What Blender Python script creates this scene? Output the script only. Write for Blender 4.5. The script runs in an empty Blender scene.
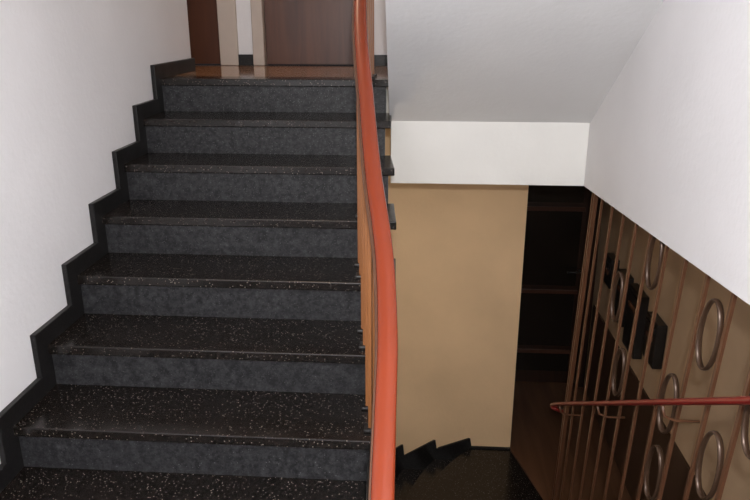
import bpy, bmesh, math, random
from mathutils import Vector
random.seed(4)
ZC=3.023            # eye height above lower floor
G=.2785; R=.17; YL=3.65; ZL=2.72
scene=bpy.context.scene
scene.view_settings.view_transform='Standard'

# ------------------------------------------------------------ materials
def mat(name):
    m=bpy.data.materials.new(name); m.use_nodes=True
    nt=m.node_tree; b=nt.nodes['Principled BSDF']
    return m,nt,b
def plain(name,col,rough=.5,metal=0,var=.06,scale=6,bump=0,bscale=60,spec=.5):
    m,nt,b=mat(name); N=nt.nodes; L=nt.links
    tc=N.new('ShaderNodeTexCoord'); no=N.new('ShaderNodeTexNoise')
    no.inputs['Scale'].default_value=scale; no.inputs['Detail'].default_value=5
    L.new(tc.outputs['Object'],no.inputs['Vector'])
    cr=N.new('ShaderNodeValToRGB')
    cr.color_ramp.elements[0].position=.3; cr.color_ramp.elements[1].position=.7
    cr.color_ramp.elements[0].color=tuple(c*(1-var) for c in col)+(1,)
    cr.color_ramp.elements[1].color=tuple(min(1,c*(1+var)) for c in col)+(1,)
    L.new(no.outputs['Fac'],cr.inputs['Fac']); L.new(cr.outputs['Color'],b.inputs['Base Color'])
    b.inputs['Roughness'].default_value=rough; b.inputs['Metallic'].default_value=metal
    b.inputs['Specular IOR Level'].default_value=spec
    if bump:
        n2=N.new('ShaderNodeTexNoise'); n2.inputs['Scale'].default_value=bscale; n2.inputs['Detail'].default_value=4
        L.new(tc.outputs['Object'],n2.inputs['Vector'])
        bp=N.new('ShaderNodeBump'); bp.inputs['Strength'].default_value=bump; bp.inputs['Distance'].default_value=.004
        L.new(n2.outputs['Fac'],bp.inputs['Height']); L.new(bp.outputs['Normal'],b.inputs['Normal'])
    return m
def terrazzo(name,base,dark,speck,rough,thr=.80,scale=150,nscale=60,spec=.5):
    m,nt,b=mat(name); N=nt.nodes; L=nt.links
    b.inputs['Specular IOR Level'].default_value=spec
    tc=N.new('ShaderNodeTexCoord')
    v=N.new('ShaderNodeTexVoronoi'); v.inputs['Scale'].default_value=scale
    L.new(tc.outputs['Object'],v.inputs['Vector'])
    sep=N.new('ShaderNodeSeparateColor'); L.new(v.outputs['Color'],sep.inputs['Color'])
    g=N.new('ShaderNodeMath'); g.operation='GREATER_THAN'; g.inputs[1].default_value=thr
    L.new(sep.outputs['Red'],g.inputs[0])
    d=N.new('ShaderNodeMath'); d.operation='LESS_THAN'; d.inputs[1].default_value=.38
    L.new(v.outputs['Distance'],d.inputs[0])
    mu=N.new('ShaderNodeMath'); mu.operation='MULTIPLY'; L.new(g.outputs[0],mu.inputs[0]); L.new(d.outputs[0],mu.inputs[1])
    no=N.new('ShaderNodeTexNoise'); no.inputs['Scale'].default_value=nscale; no.inputs['Detail'].default_value=6; no.inputs['Roughness'].default_value=.85
    L.new(tc.outputs['Object'],no.inputs['Vector'])
    cr=N.new('ShaderNodeValToRGB'); cr.color_ramp.elements[0].position=.42; cr.color_ramp.elements[1].position=.64
    cr.color_ramp.elements[0].color=dark+(1,); cr.color_ramp.elements[1].color=base+(1,)
    L.new(no.outputs['Fac'],cr.inputs['Fac'])
    sc=N.new('ShaderNodeMix'); sc.data_type='RGBA'
    sc.inputs[6].default_value=speck+(1,); sc.inputs[7].default_value=tuple(c*.12 for c in speck)+(1,)
    L.new(sep.outputs['Green'],sc.inputs[0])
    mx=N.new('ShaderNodeMix'); mx.data_type='RGBA'
    L.new(mu.outputs[0],mx.inputs[0]); L.new(cr.outputs['Color'],mx.inputs[6]); L.new(sc.outputs[2],mx.inputs[7])
    L.new(mx.outputs[2],b.inputs['Base Color'])
    n3=N.new('ShaderNodeTexNoise'); n3.inputs['Scale'].default_value=9; L.new(tc.outputs['Object'],n3.inputs['Vector'])
    mr=N.new('ShaderNodeMapRange'); mr.inputs['To Min'].default_value=rough*.8; mr.inputs['To Max'].default_value=rough*1.5
    L.new(n3.outputs['Fac'],mr.inputs['Value']); L.new(mr.outputs[0],b.inputs['Roughness'])
    return m
def wood(name,c1,c2,rough=.35,axis='Z',scale=14):
    m,nt,b=mat(name); N=nt.nodes; L=nt.links
    tc=N.new('ShaderNodeTexCoord'); mp=N.new('ShaderNodeMapping')
    s=[1,1,1]; s['XYZ'.index(axis)]=.08; mp.inputs['Scale'].default_value=s
    L.new(tc.outputs['Object'],mp.inputs['Vector'])
    no=N.new('ShaderNodeTexNoise'); no.inputs['Scale'].default_value=scale; no.inputs['Detail'].default_value=6; no.inputs['Distortion'].default_value=.6
    L.new(mp.outputs[0],no.inputs['Vector'])
    cr=N.new('ShaderNodeValToRGB'); cr.color_ramp.elements[0].position=.3; cr.color_ramp.elements[1].position=.7
    cr.color_ramp.elements[0].color=c1+(1,); cr.color_ramp.elements[1].color=c2+(1,)
    L.new(no.outputs['Fac'],cr.inputs['Fac']); L.new(cr.outputs['Color'],b.inputs['Base Color'])
    b.inputs['Roughness'].default_value=rough
    return m
M_white=plain('white_plaster',(.77,.76,.775),.85,var=.03,scale=2.5,bump=.35,bscale=45)
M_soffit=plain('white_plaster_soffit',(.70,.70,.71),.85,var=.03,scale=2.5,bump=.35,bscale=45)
M_white2=plain('white_paint_beam',(.84,.83,.80),.8,var=.03,scale=3,bump=.25,bscale=40)
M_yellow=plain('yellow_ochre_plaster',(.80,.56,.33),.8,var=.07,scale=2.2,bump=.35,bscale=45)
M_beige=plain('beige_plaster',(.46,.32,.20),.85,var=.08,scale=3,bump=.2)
M_hallshade=plain('dark_brown_hall_shade',(.055,.028,.016),.5,var=.1,scale=3)  # dark brown standing in for the shade low in the hall
M_tread=terrazzo('black_terrazzo_tread',(.020,.014,.012),(.004,.0035,.003),(.22,.19,.165),.19,thr=.875,scale=185,spec=.45)
M_riser=terrazzo('grey_terrazzo_riser',(.045,.045,.048),(.006,.006,.007),(.13,.13,.135),.4,thr=.86,scale=190,nscale=38,spec=.35)
M_skirt=terrazzo('black_terrazzo_skirting',(.016,.014,.014),(.005,.005,.005),(.06,.055,.05),.35,thr=.85,scale=200,spec=.3)
M_rail=plain('red_orange_pvc_handrail',(.20,.032,.011),.24,var=.05,scale=4,spec=.35)
M_rail2=plain('dark_red_handrail',(.17,.012,.010),.3,var=.05)
M_bal=plain('orange_painted_steel',(.25,.095,.03),.4,var=.08)
M_bar=plain('brown_painted_steel',(.115,.050,.026),.3,var=.1)
M_ring=plain('dark_bronze',(.075,.042,.026),.3,metal=.3,var=.1)
M_dark=plain('black_metal',(.012,.011,.011),.35,var=.1)
M_chrome=plain('chrome',(.6,.6,.6),.25,metal=1)
M_door=wood('brown_door_wood',(.060,.020,.010),(.115,.040,.018))
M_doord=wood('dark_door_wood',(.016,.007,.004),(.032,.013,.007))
M_transom=wood('red_brown_wood',(.040,.013,.007),(.07,.025,.012),axis='X')
M_glass=plain('dark_glass',(.010,.007,.005),.25,var=.1)
M_frame=plain('cream_frame_paint',(.52,.44,.38),.45,var=.05)
M_fl=wood('brown_floor_linoleum',(.26,.12,.05),(.40,.20,.09),.10,axis='X')
M_fl2=wood('brown_hall_floor',(.075,.034,.018),(.14,.068,.036),.3,axis='Y')
M_body=plain('grey_concrete',(.12,.11,.10),.8,var=.1)

# ------------------------------------------------------------ helpers
def mkmesh(name,verts,faces,m,parent=None,bevel=0,seg=2,smooth=False):
    me=bpy.data.meshes.new(name); me.from_pydata([tuple(v) for v in verts],[],faces)
    bm=bmesh.new(); bm.from_mesh(me); bmesh.ops.recalc_face_normals(bm,faces=bm.faces[:]); bm.to_mesh(me); bm.free()
    ob=bpy.data.objects.new(name,me); scene.collection.objects.link(ob)
    ob.data.materials.append(m)
    if smooth:
        for p in me.polygons: p.use_smooth=True
    if parent: ob.parent=parent
    if bevel:
        b=ob.modifiers.new('bevel','BEVEL'); b.width=bevel; b.segments=seg; b.limit_method='ANGLE'
    return ob
def boxdata(x0,x1,y0,y1,z0,z1,off=0):
    v=[(x0,y0,z0),(x1,y0,z0),(x1,y1,z0),(x0,y1,z0),(x0,y0,z1),(x1,y0,z1),(x1,y1,z1),(x0,y1,z1)]
    f=[(0,1,2,3),(4,5,6,7),(0,1,5,4),(1,2,6,5),(2,3,7,6),(3,0,4,7)]
    return v,[tuple(i+off for i in q) for q in f]
def box(name,x0,x1,y0,y1,z0,z1,m,parent=None,bevel=0):
    v,f=boxdata(x0,x1,y0,y1,z0,z1); return mkmesh(name,v,f,m,parent,bevel)
def boxes(name,lst,m,parent=None,bevel=0):
    V=[];F=[]
    for b in lst:
        v,f=boxdata(*b,off=len(V)); V+=v;F+=f
    return mkmesh(name,V,F,m,parent,bevel)
def prism_x(name,pts,x0,x1,m,parent=None,bevel=0):
    f0=x0 if callable(x0) else (lambda y:x0); f1=x1 if callable(x1) else (lambda y:x1)
    n=len(pts)
    V=[(f0(y),y,z) for y,z in pts]+[(f1(y),y,z) for y,z in pts]
    F=[tuple(range(n)),tuple(range(2*n-1,n-1,-1))]+[(i,(i+1)%n,n+(i+1)%n,n+i) for i in range(n)]
    return mkmesh(name,V,F,m,parent,bevel)
def prism_z(name,pts,z0,z1,m,parent=None,bevel=0,seg=2):
    n=len(pts)
    V=[(x,y,z0) for x,y in pts]+[(x,y,z1) for x,y in pts]
    F=[tuple(range(n)),tuple(range(2*n-1,n-1,-1))]+[(i,(i+1)%n,n+(i+1)%n,n+i) for i in range(n)]
    return mkmesh(name,V,F,m,parent,bevel,seg)
def prism_y(name,pts,y0,y1,m,parent=None,bevel=0):
    n=len(pts)
    V=[(x,y0,z) for x,z in pts]+[(x,y1,z) for x,z in pts]
    F=[tuple(range(n)),tuple(range(2*n-1,n-1,-1))]+[(i,(i+1)%n,n+(i+1)%n,n+i) for i in range(n)]
    return mkmesh(name,V,F,m,parent,bevel)
def empty(name):
    e=bpy.data.objects.new(name,None); scene.collection.objects.link(e); e.empty_display_size=.1; return e
def sweep(name,path,w,h,m,parent=None,n=16,power=3.0,side=Vector((1,0,0))):
    V=[];F=[]
    P=[Vector(p) for p in path]
    for i,p in enumerate(P):
        t=(P[min(i+1,len(P)-1)]-P[max(i-1,0)]).normalized()
        s=t.cross(Vector((0,0,1)))
        if s.length<.05: s=side.copy()
        s.normalize(); u=s.cross(t).normalized()
        for k in range(n):
            a=2*math.pi*k/n; c,sn=math.cos(a),math.sin(a)
            cx=math.copysign(abs(c)**(2/power),c)*w/2; cy=math.copysign(abs(sn)**(2/power),sn)*h/2
            V.append(p+s*cx+u*cy)
    for i in range(len(P)-1):
        for k in range(n):
            F.append((i*n+k,i*n+(k+1)%n,(i+1)*n+(k+1)%n,(i+1)*n+k))
    F.append(tuple(range(n))); F.append(tuple(range((len(P)-1)*n,len(P)*n)))
    return mkmesh(name,V,F,m,parent,smooth=True)
def catmull(pts,k=8):
    P=[Vector(p) for p in pts]; P=[2*P[0]-P[1]]+P+[2*P[-1]-P[-2]]; out=[]
    for i in range(1,len(P)-2):
        for j in range(k):
            t=j/k; a,b,c,d=P[i-1:i+3]
            out.append(.5*((2*b)+(c-a)*t+(2*a-5*b+4*c-d)*t*t+(-a+3*b-3*c+d)*t**3))
    out.append(P[-2]); return out
def interp(tab,y):
    tab=sorted(tab)
    if y<=tab[0][0]: return tab[0][1]
    if y>=tab[-1][0]: return tab[-1][1]
    for (a,va),(b,vb) in zip(tab,tab[1:]):
        if a<=y<=b: return va+(vb-va)*(y-a)/(b-a)

XL=-1.375; XWR=.85
XRt=[(1.3,-.09),(2.5,-.090),(2.8,-.100),(3.1,-.122),(3.37,-.152),(3.65,-.162)]
XR=lambda y:interp(XRt,y)

# ------------------------------------------------------------ ascending staircase
st=empty('staircase')
for i in range(0,8):
    y0=YL-G*i; z=ZL-R*i; y1=y0+G+.03
    if i==0: y1=y0+.16
    prism_z(f'tread_{i+1}',[(XL,y0),(XR(y0),y0),(XR(min(y1,3.65)),y1),(XL,y1)],z-.036,z,M_tread,st,bevel=.004)
    prism_z(f'riser_{i+1}',[(XL,y0+.02),(XR(y0)-.03,y0+.02),(XR(y0)-.03,y0+.045),(XL,y0+.045)],z-R,z-.036,M_riser,st)
pr=[]
for i in range(8,-1,-1):
    y0=YL-G*i+.045; z=ZL-R*i-.04
    if i<8: pr+= [(y0,z-R+.0),(y0,z)]
pr=[(YL-G*7+.045,1.36)]+pr[1:]
pr+=[(YL+.16,ZL-.04),(YL+.16,ZL-.20),(YL+.02,ZL-.22),(1.75,1.36)]
prism_x('stair_slab',pr,XL,lambda y:XR(y)-.06,M_body,st)

out=[(4.25,ZL+.072)]
for i in range(0,8):
    out+=[(YL-G*i-.066,ZL+.072-R*i),(YL-G*i-.066,ZL+.072-R*(i+1))]
out=out[:-1]+[(YL-G*7-.07,1.36+.075),(0.2,1.36+.075),(0.2,1.30),(1.6,1.30),(4.25,ZL-.25)]
prism_x('baseboard_left',out,-1.389,-1.367,M_skirt,bevel=.003)

# ------------------------------------------------------------ shell
box('wall_left',-1.52,-1.39,-1.3,4.25,-.9,5.4,M_white)
box('floor',-1.39,XWR+.12,-1.2,1.42,1.16,1.36,M_tread)
box('wall_front',-1.52,XWR+.14,-1.33,-1.2,1.1,5.4,M_white)
prism_x('wall_right',[(-1.2,1.1),(-1.2,5.4),(4.72,5.4),(4.72,ZC-.84),(3.65,ZC-.84),(.9,ZC-.645),(.9,1.1)],XWR,XWR+.12,M_white)
lf=empty('floor.001')
box('lino',-2.2,XWR,YL+.16,4.72,ZL-.04,ZL-.001,M_fl,lf)
box('slab',-2.2,XWR,YL+.22,4.72,ZL-.28,ZL-.041,M_white2,lf)
box('ceiling_beam',-.165,XWR,YL,YL+.30,ZC-.84,ZL-.041,M_white2,bevel=.004)
box('trim_1',-.155,XWR,YL-.0,YL+.16,ZL-.041,ZL,M_tread)
XS=lambda y:interp([(1.4,-.11),(2.72,-.136),(3.65,-.172)],y)
zs=lambda y:ZC-.51+.61*(YL-y)
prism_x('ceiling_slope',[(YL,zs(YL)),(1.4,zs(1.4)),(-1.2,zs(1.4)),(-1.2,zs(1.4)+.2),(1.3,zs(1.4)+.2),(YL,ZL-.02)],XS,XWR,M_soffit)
box('ceiling',-2.2,XWR+.12,-1.33,4.9,5.4,5.5,M_white)
wb=empty('wall_back')
boxes('masonry',[(-2.2,-1.95,4.72,4.85,ZL-.3,5.4),(-1.22,-1.12,4.72,4.85,ZL-.3,5.4),(-1.95,-1.22,4.72,4.85,ZL+2.08,5.4),
      (-1.12,-.38,4.72,4.85,ZL+2.08,5.4),(-.38,XWR,4.72,4.85,ZL-.3,5.4)],M_white,wb)
box('wall_side',-2.3,-2.2,4.12,4.85,ZL-.3,5.4,M_white)
box('wall_return',-2.3,-1.52,4.12,4.25,ZL-.3,5.4,M_white)
boxes('baseboard_back',[(-1.225,-1.115,4.70,4.72,ZL,ZL+.07),(-.36,XWR,4.70,4.72,ZL,ZL+.07)],M_skirt)
def door(name,x0,x1,y,z0,h,md,mf,fw=.07,panels=None):
    d=empty(name)
    boxes('frame',[(x0-.0,x0+fw,y-.03,y+.10,z0,z0+h),(x1-fw,x1,y-.03,y+.10,z0,z0+h),(x0,x1,y-.03,y+.10,z0+h-fw,z0+h)],mf,d,bevel=.006)
    box('leaf',x0+fw+.003,x1-fw-.003,y+.03,y+.07,z0+.005,z0+h-fw,md,d,bevel=.003)
    if panels:
        a,b=x0+fw+.07,x1-fw-.07
        boxes('glass_panels',[(a,b,y+.026,y+.032,p,q) for p,q in panels],M_glass,d)
        boxes('glazing_bars',[(a-.02,b+.02,y+.015,y+.03,q,q+.035) for p,q in panels],M_transom,d,bevel=.004)
    hx=x1-fw-.05
    sweep('handle',[(hx,y+.03,z0+1.05),(hx,y-.02,z0+1.05),(hx-.015,y-.035,z0+1.05),(hx-.11,y-.035,z0+1.05)],.016,.016,M_chrome if not panels else M_dark,d,n=10,power=2)
    return d
door('door_1',-1.94,-1.22,4.72,ZL,2.08,M_door,M_frame,.12)
door('door_2',-1.12,-.38,4.72,ZL,2.08,M_door,M_frame,.075)

# ------------------------------------------------------------ lower hall
YW=4.5; XC=.694; YE=YW-.006
box('wall_yellow',-1.39,XC,YW,YW+.12,-.9,2.44,M_yellow)
box('wall_hall',XC-.12,XC,YW+.12,5.56,-.1,2.44,M_yellow)
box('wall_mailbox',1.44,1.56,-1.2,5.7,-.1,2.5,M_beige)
box('hall_shade_strip',1.428,1.4395,-1.2,5.42,.001,.78,M_hallshade)  # added strip: shade on the lower mailbox wall put in as dark colour
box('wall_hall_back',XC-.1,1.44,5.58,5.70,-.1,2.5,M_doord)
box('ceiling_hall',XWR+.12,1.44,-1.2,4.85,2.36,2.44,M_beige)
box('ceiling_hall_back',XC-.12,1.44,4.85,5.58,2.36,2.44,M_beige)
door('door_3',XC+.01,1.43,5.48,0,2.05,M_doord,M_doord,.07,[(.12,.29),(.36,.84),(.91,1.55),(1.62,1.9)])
prism_z('floor_hall',[(XC,YW),(.853,3.91),(.90,3.65),(.90,-1.2),(1.44,-1.2),(1.44,5.58),(XC,5.58)],-.1,0,M_fl2)
ws=empty('cellar_staircase')
def arc(a,b,bul,n=8):
    A=Vector(a);B=Vector(b);d=B-A;nrm=Vector((-d.y,d.x)).normalized()
    return [tuple(A+d*(k/n)+nrm*bul*4*(k/n)*(1-k/n)) for k in range(n+1)]
top=arc((.40,YE),(-.02,3.62),-.07); a1=arc((.15,YE),(-.12,3.62),-.06); a2=arc((-.09,YE),(-.2,3.62),-.05)
prism_z('platform',top+[(.89,3.62),(.853,3.91),(XC-.005,YE)],-.05,0,M_tread,ws,bevel=.004)
prism_z('winder_1',a1+[(.10,3.62),(.44,YE)],-.15,-.10,M_tread,ws,bevel=.004)
prism_z('winder_2',a2+[(.0,3.62),(.18,YE)],-.25,-.20,M_tread,ws,bevel=.004)
prism_z('winder_3',[(-1.38,YE),(-.06,YE),(-.1,3.62),(-1.38,3.62)],-.35,-.30,M_tread,ws,bevel=.004)
prism_z('under_slab',[(-1.38,YE),(XC-.005,YE),(.853,3.91),(.88,3.62),(-1.38,3.62)],-.42,-.351,M_body,ws)
boxes('riser_blocks',[(.40-.03,.42,YE-.5,YE,-.35,-.05),(.12,.15,YE-.4,YE,-.35,-.15)],M_riser,ws)
prism_y('baseboard_yellow',[(XC,-.3),(XC,.012),(.41,.012),(.40,.075),(.385,.078),(.17,-.01),(.155,-.02),(.145,.05),(.13,.052),(-.07,-.08),(-.085,-.09),(-.095,.0),(-.11,.0),(-.32,-.16),(-.34,-.35)],YW-.018,YW-.001,M_skirt)

# ------------------------------------------------------------ descending staircase
sd=empty('staircase.001')
for j in range(0,8):
    y0=1.42+G*j; z=1.36-R*j
    if j: box(f'tread_{j}',-.10,XWR,y0-G-.0,y0+.02,z-.04,z,M_tread,sd,bevel=.005)
    box(f'riser_{j+1}',-.08,XWR,y0-.025,y0,z-R,z-.04,M_riser,sd)
pr=[]
for j in range(0,8):
    y0=1.42+G*j-.025; z=1.36-R*j-.04
    pr+=[(y0,z),(y0,z-R)]
pr+=[(3.34,-.1),(1.42-.1,1.0)]
prism_x('stair_slab',pr,-.08,XWR,M_body,sd)
prism_x('stringer',[(1.42,1.36),(1.42,1.46),(3.62,.13),(3.62,.0),(3.4,0)],XWR,XWR+.04,M_skirt,sd)

# ------------------------------------------------------------ main railing
rl=empty('stair_railing')
XB=[(1.0,-.062),(1.2,-.066),(1.38,-.070),(1.56,-.075),(1.78,-.097),(2.04,-.144),(2.33,-.186),(2.75,-.242),(3.2,-.262),(3.7,-.262)]
zr=lambda y:ZC-1.68+.61*y
path=[(-.06,.93,1.40),(-.06,.93,1.9),(-.06,.98,zr(1.0)-.07),(-.061,1.10,zr(1.10)-.012)]
for y in (1.2,1.38,1.56,1.78,2.04,2.33,2.75,3.2,3.6): path.append((interp(XB,y),y,zr(y)))
path+=[(-.25,3.78,zr(3.7)+.03),(-.19,3.86,zr(3.7)+.06),(-.10,3.84,zr(3.7)+.12),(-.05,3.70,zr(3.7)+.20),(-.045,3.3,zr(3.7)+.45),(-.045,2.5,zr(3.7)+.94)]
cp=catmull(path,8)
sweep('handrail',cp,.050,.038,M_rail,rl,n=24,power=2.6)
sweep('steel_core',[p-Vector((0.014,0,.026)) for p in cp[16:]],.034,.012,M_bar,rl,n=8,power=5)
bl=[]
for i in range(0,8):
    for dy in (.07,.21):
        y=YL-G*i+dy; x=interp(XB,y)-.010
        z0=ZL-R*i; z1=zr(y)-.02
        bl.append((x-.006,x+.006,y-.011,y+.011,z0,z1))
boxes('balusters',bl,M_bal,rl,bevel=.002)
boxes('foot_collars',[(b[0]-.014,b[1]+.014,b[2]-.012,b[3]+.012,b[4],b[4]+.012) for b in bl],M_dark,rl,bevel=.004)

# ------------------------------------------------------------ metal screen + handrail below the right wall
sc=empty('stair_railing.001')
xs=XWR+.045; lean=.12
def topz(y): return ZC-.84+(.195/2.75)*(3.65-y)
V=[];F=[]
def bar(y,w=.016,t=.010):
    zt=topz(y)-.002; zb=max(.02,1.36-R/G*(y+.15-1.42)+.05)
    yb=y+lean*(zt-zb)
    o=len(V)
    for (yy,zz) in ((yb,zb),(y,zt)):
        for dx,dy in ((-t/2,-w/2),(t/2,-w/2),(t/2,w/2),(-t/2,w/2)): V.append((xs+dx,yy+dy,zz))
    F.extend([(o,o+1,o+2,o+3),(o+4,o+5,o+6,o+7)]+[(o+a,o+(a+1)%4,o+4+(a+1)%4,o+4+a) for a in range(4)])
by=[3.62-.19*k for k in range(0,14)]
for y in by: bar(y)
bar(3.56,.02,.02)
mkmesh('bars',V,F,M_bar,sc)
prism_x('top_rail',[(3.64,topz(3.64)-.022),(3.64,topz(3.64)-.002),(1.0,topz(1.0)-.002),(1.0,topz(1.0)-.022)],xs-.012,xs+.012,M_bar,sc)
def ring(y,h,n=0):
    z=ZC-h; yc=y+lean*(topz(y)-z)
    rv,rh=.120,.066
    V=[];F=[];K=40;Q=8
    for a in range(K):
        t=2*math.pi*a/K; oz=rv*math.sin(t); c=Vector((xs,yc+rh*math.cos(t)-lean*oz,z+oz))
        nrm=Vector((0,math.cos(t)/rh,math.sin(t)/rv)).normalized()
        for q in range(Q):
            s=2*math.pi*q/Q; V.append(c+nrm*.005*math.cos(s)+Vector((1,0,0))*.010*math.sin(s))
    for a in range(K):
        for q in range(Q):
            F.append((a*Q+q,a*Q+(q+1)%Q,((a+1)%K)*Q+(q+1)%Q,((a+1)%K)*Q+q))
    mkmesh(f'ring_{n}',V,F,M_ring,sc,smooth=True)
gap=lambda k:3.62-.19*(k+.5)
for n,(k,h) in enumerate([(5,.88),(8,.93),(7,1.31),(9,1.30),(7,1.63),(4,1.50),(3,1.20),(10,1.0)]): ring(gap(k),h,n+1)
zh=lambda y:ZC-2.13+.60*(3.63-y)
sweep('handrail',catmull([(.83,3.58,zh(3.60)-.03),(.79,3.56,zh(3.60)-.004),(.775,3.50,zh(3.50)),(.775,2.6,zh(2.6)),(.775,1.5,zh(1.5)),(.775,1.25,zh(1.25))],6),.034,.020,M_rail2,sc,n=14,power=2.6)
for n,y in enumerate((3.4,2.7,2.0,1.45)):
    sweep(f'bracket_{n+1}',[(.775,y,zh(y)-.012),(.785,y,zh(y)-.05),(.82,y,zh(y)-.065),(xs,y,zh(y)-.065)],.010,.010,M_bar,sc,n=8,power=2)

for n,(y0,y1,z0,z1) in enumerate([(4.86,5.05,1.14,1.36),(4.50,4.70,1.0,1.36),(4.16,4.42,.93,1.36),(3.80,4.02,1.05,1.33)]):
    mb=empty('mailbox')
    box('body',1.38,1.438,y0,y1,z0,z1,M_dark,mb,bevel=.006)
    box('flap',1.372,1.382,y0+.02,y1-.02,z1-.075,z1-.03,M_dark,mb,bevel=.003)
    box('name_plate',1.374,1.381,y0+.06,y1-.06,z1-.13,z1-.10,M_bar,mb)

# ------------------------------------------------------------ lights
def pt(name,loc,e,col,r):
    l=bpy.data.lights.new(name,'POINT'); l.energy=e; l.color=col; l.shadow_soft_size=r
    o=bpy.data.objects.new(name,l); scene.collection.objects.link(o); o.location=loc; return o
pt('camera_flash',(.03,-.02,ZC+.16),145,(1,.99,.98),.03)
pt('half_landing_lamp',(-.2,-.3,3.75),5,(1,.93,.85),.12)
pt('hall_lamp',(-.45,3.2,1.3),8.5,(1,.80,.58),.12)
pt('upper_landing_lamp',(-.9,4.0,4.9),14,(1,.75,.5),.12)
w=bpy.data.worlds.new('world'); scene.world=w; w.use_nodes=True
w.node_tree.nodes['Background'].inputs[0].default_value=(.8,.85,1,1); w.node_tree.nodes['Background'].inputs[1].default_value=.02

# ------------------------------------------------------------ camera
cd=bpy.data.cameras.new('camera'); cd.sensor_width=36; cd.lens=33.6
co=bpy.data.objects.new('camera',cd); scene.collection.objects.link(co)
co.location=(0,0,ZC); co.rotation_euler=(math.radians(90-18.4),0,math.radians(3.88))
cd.clip_start=.02
scene.camera=co
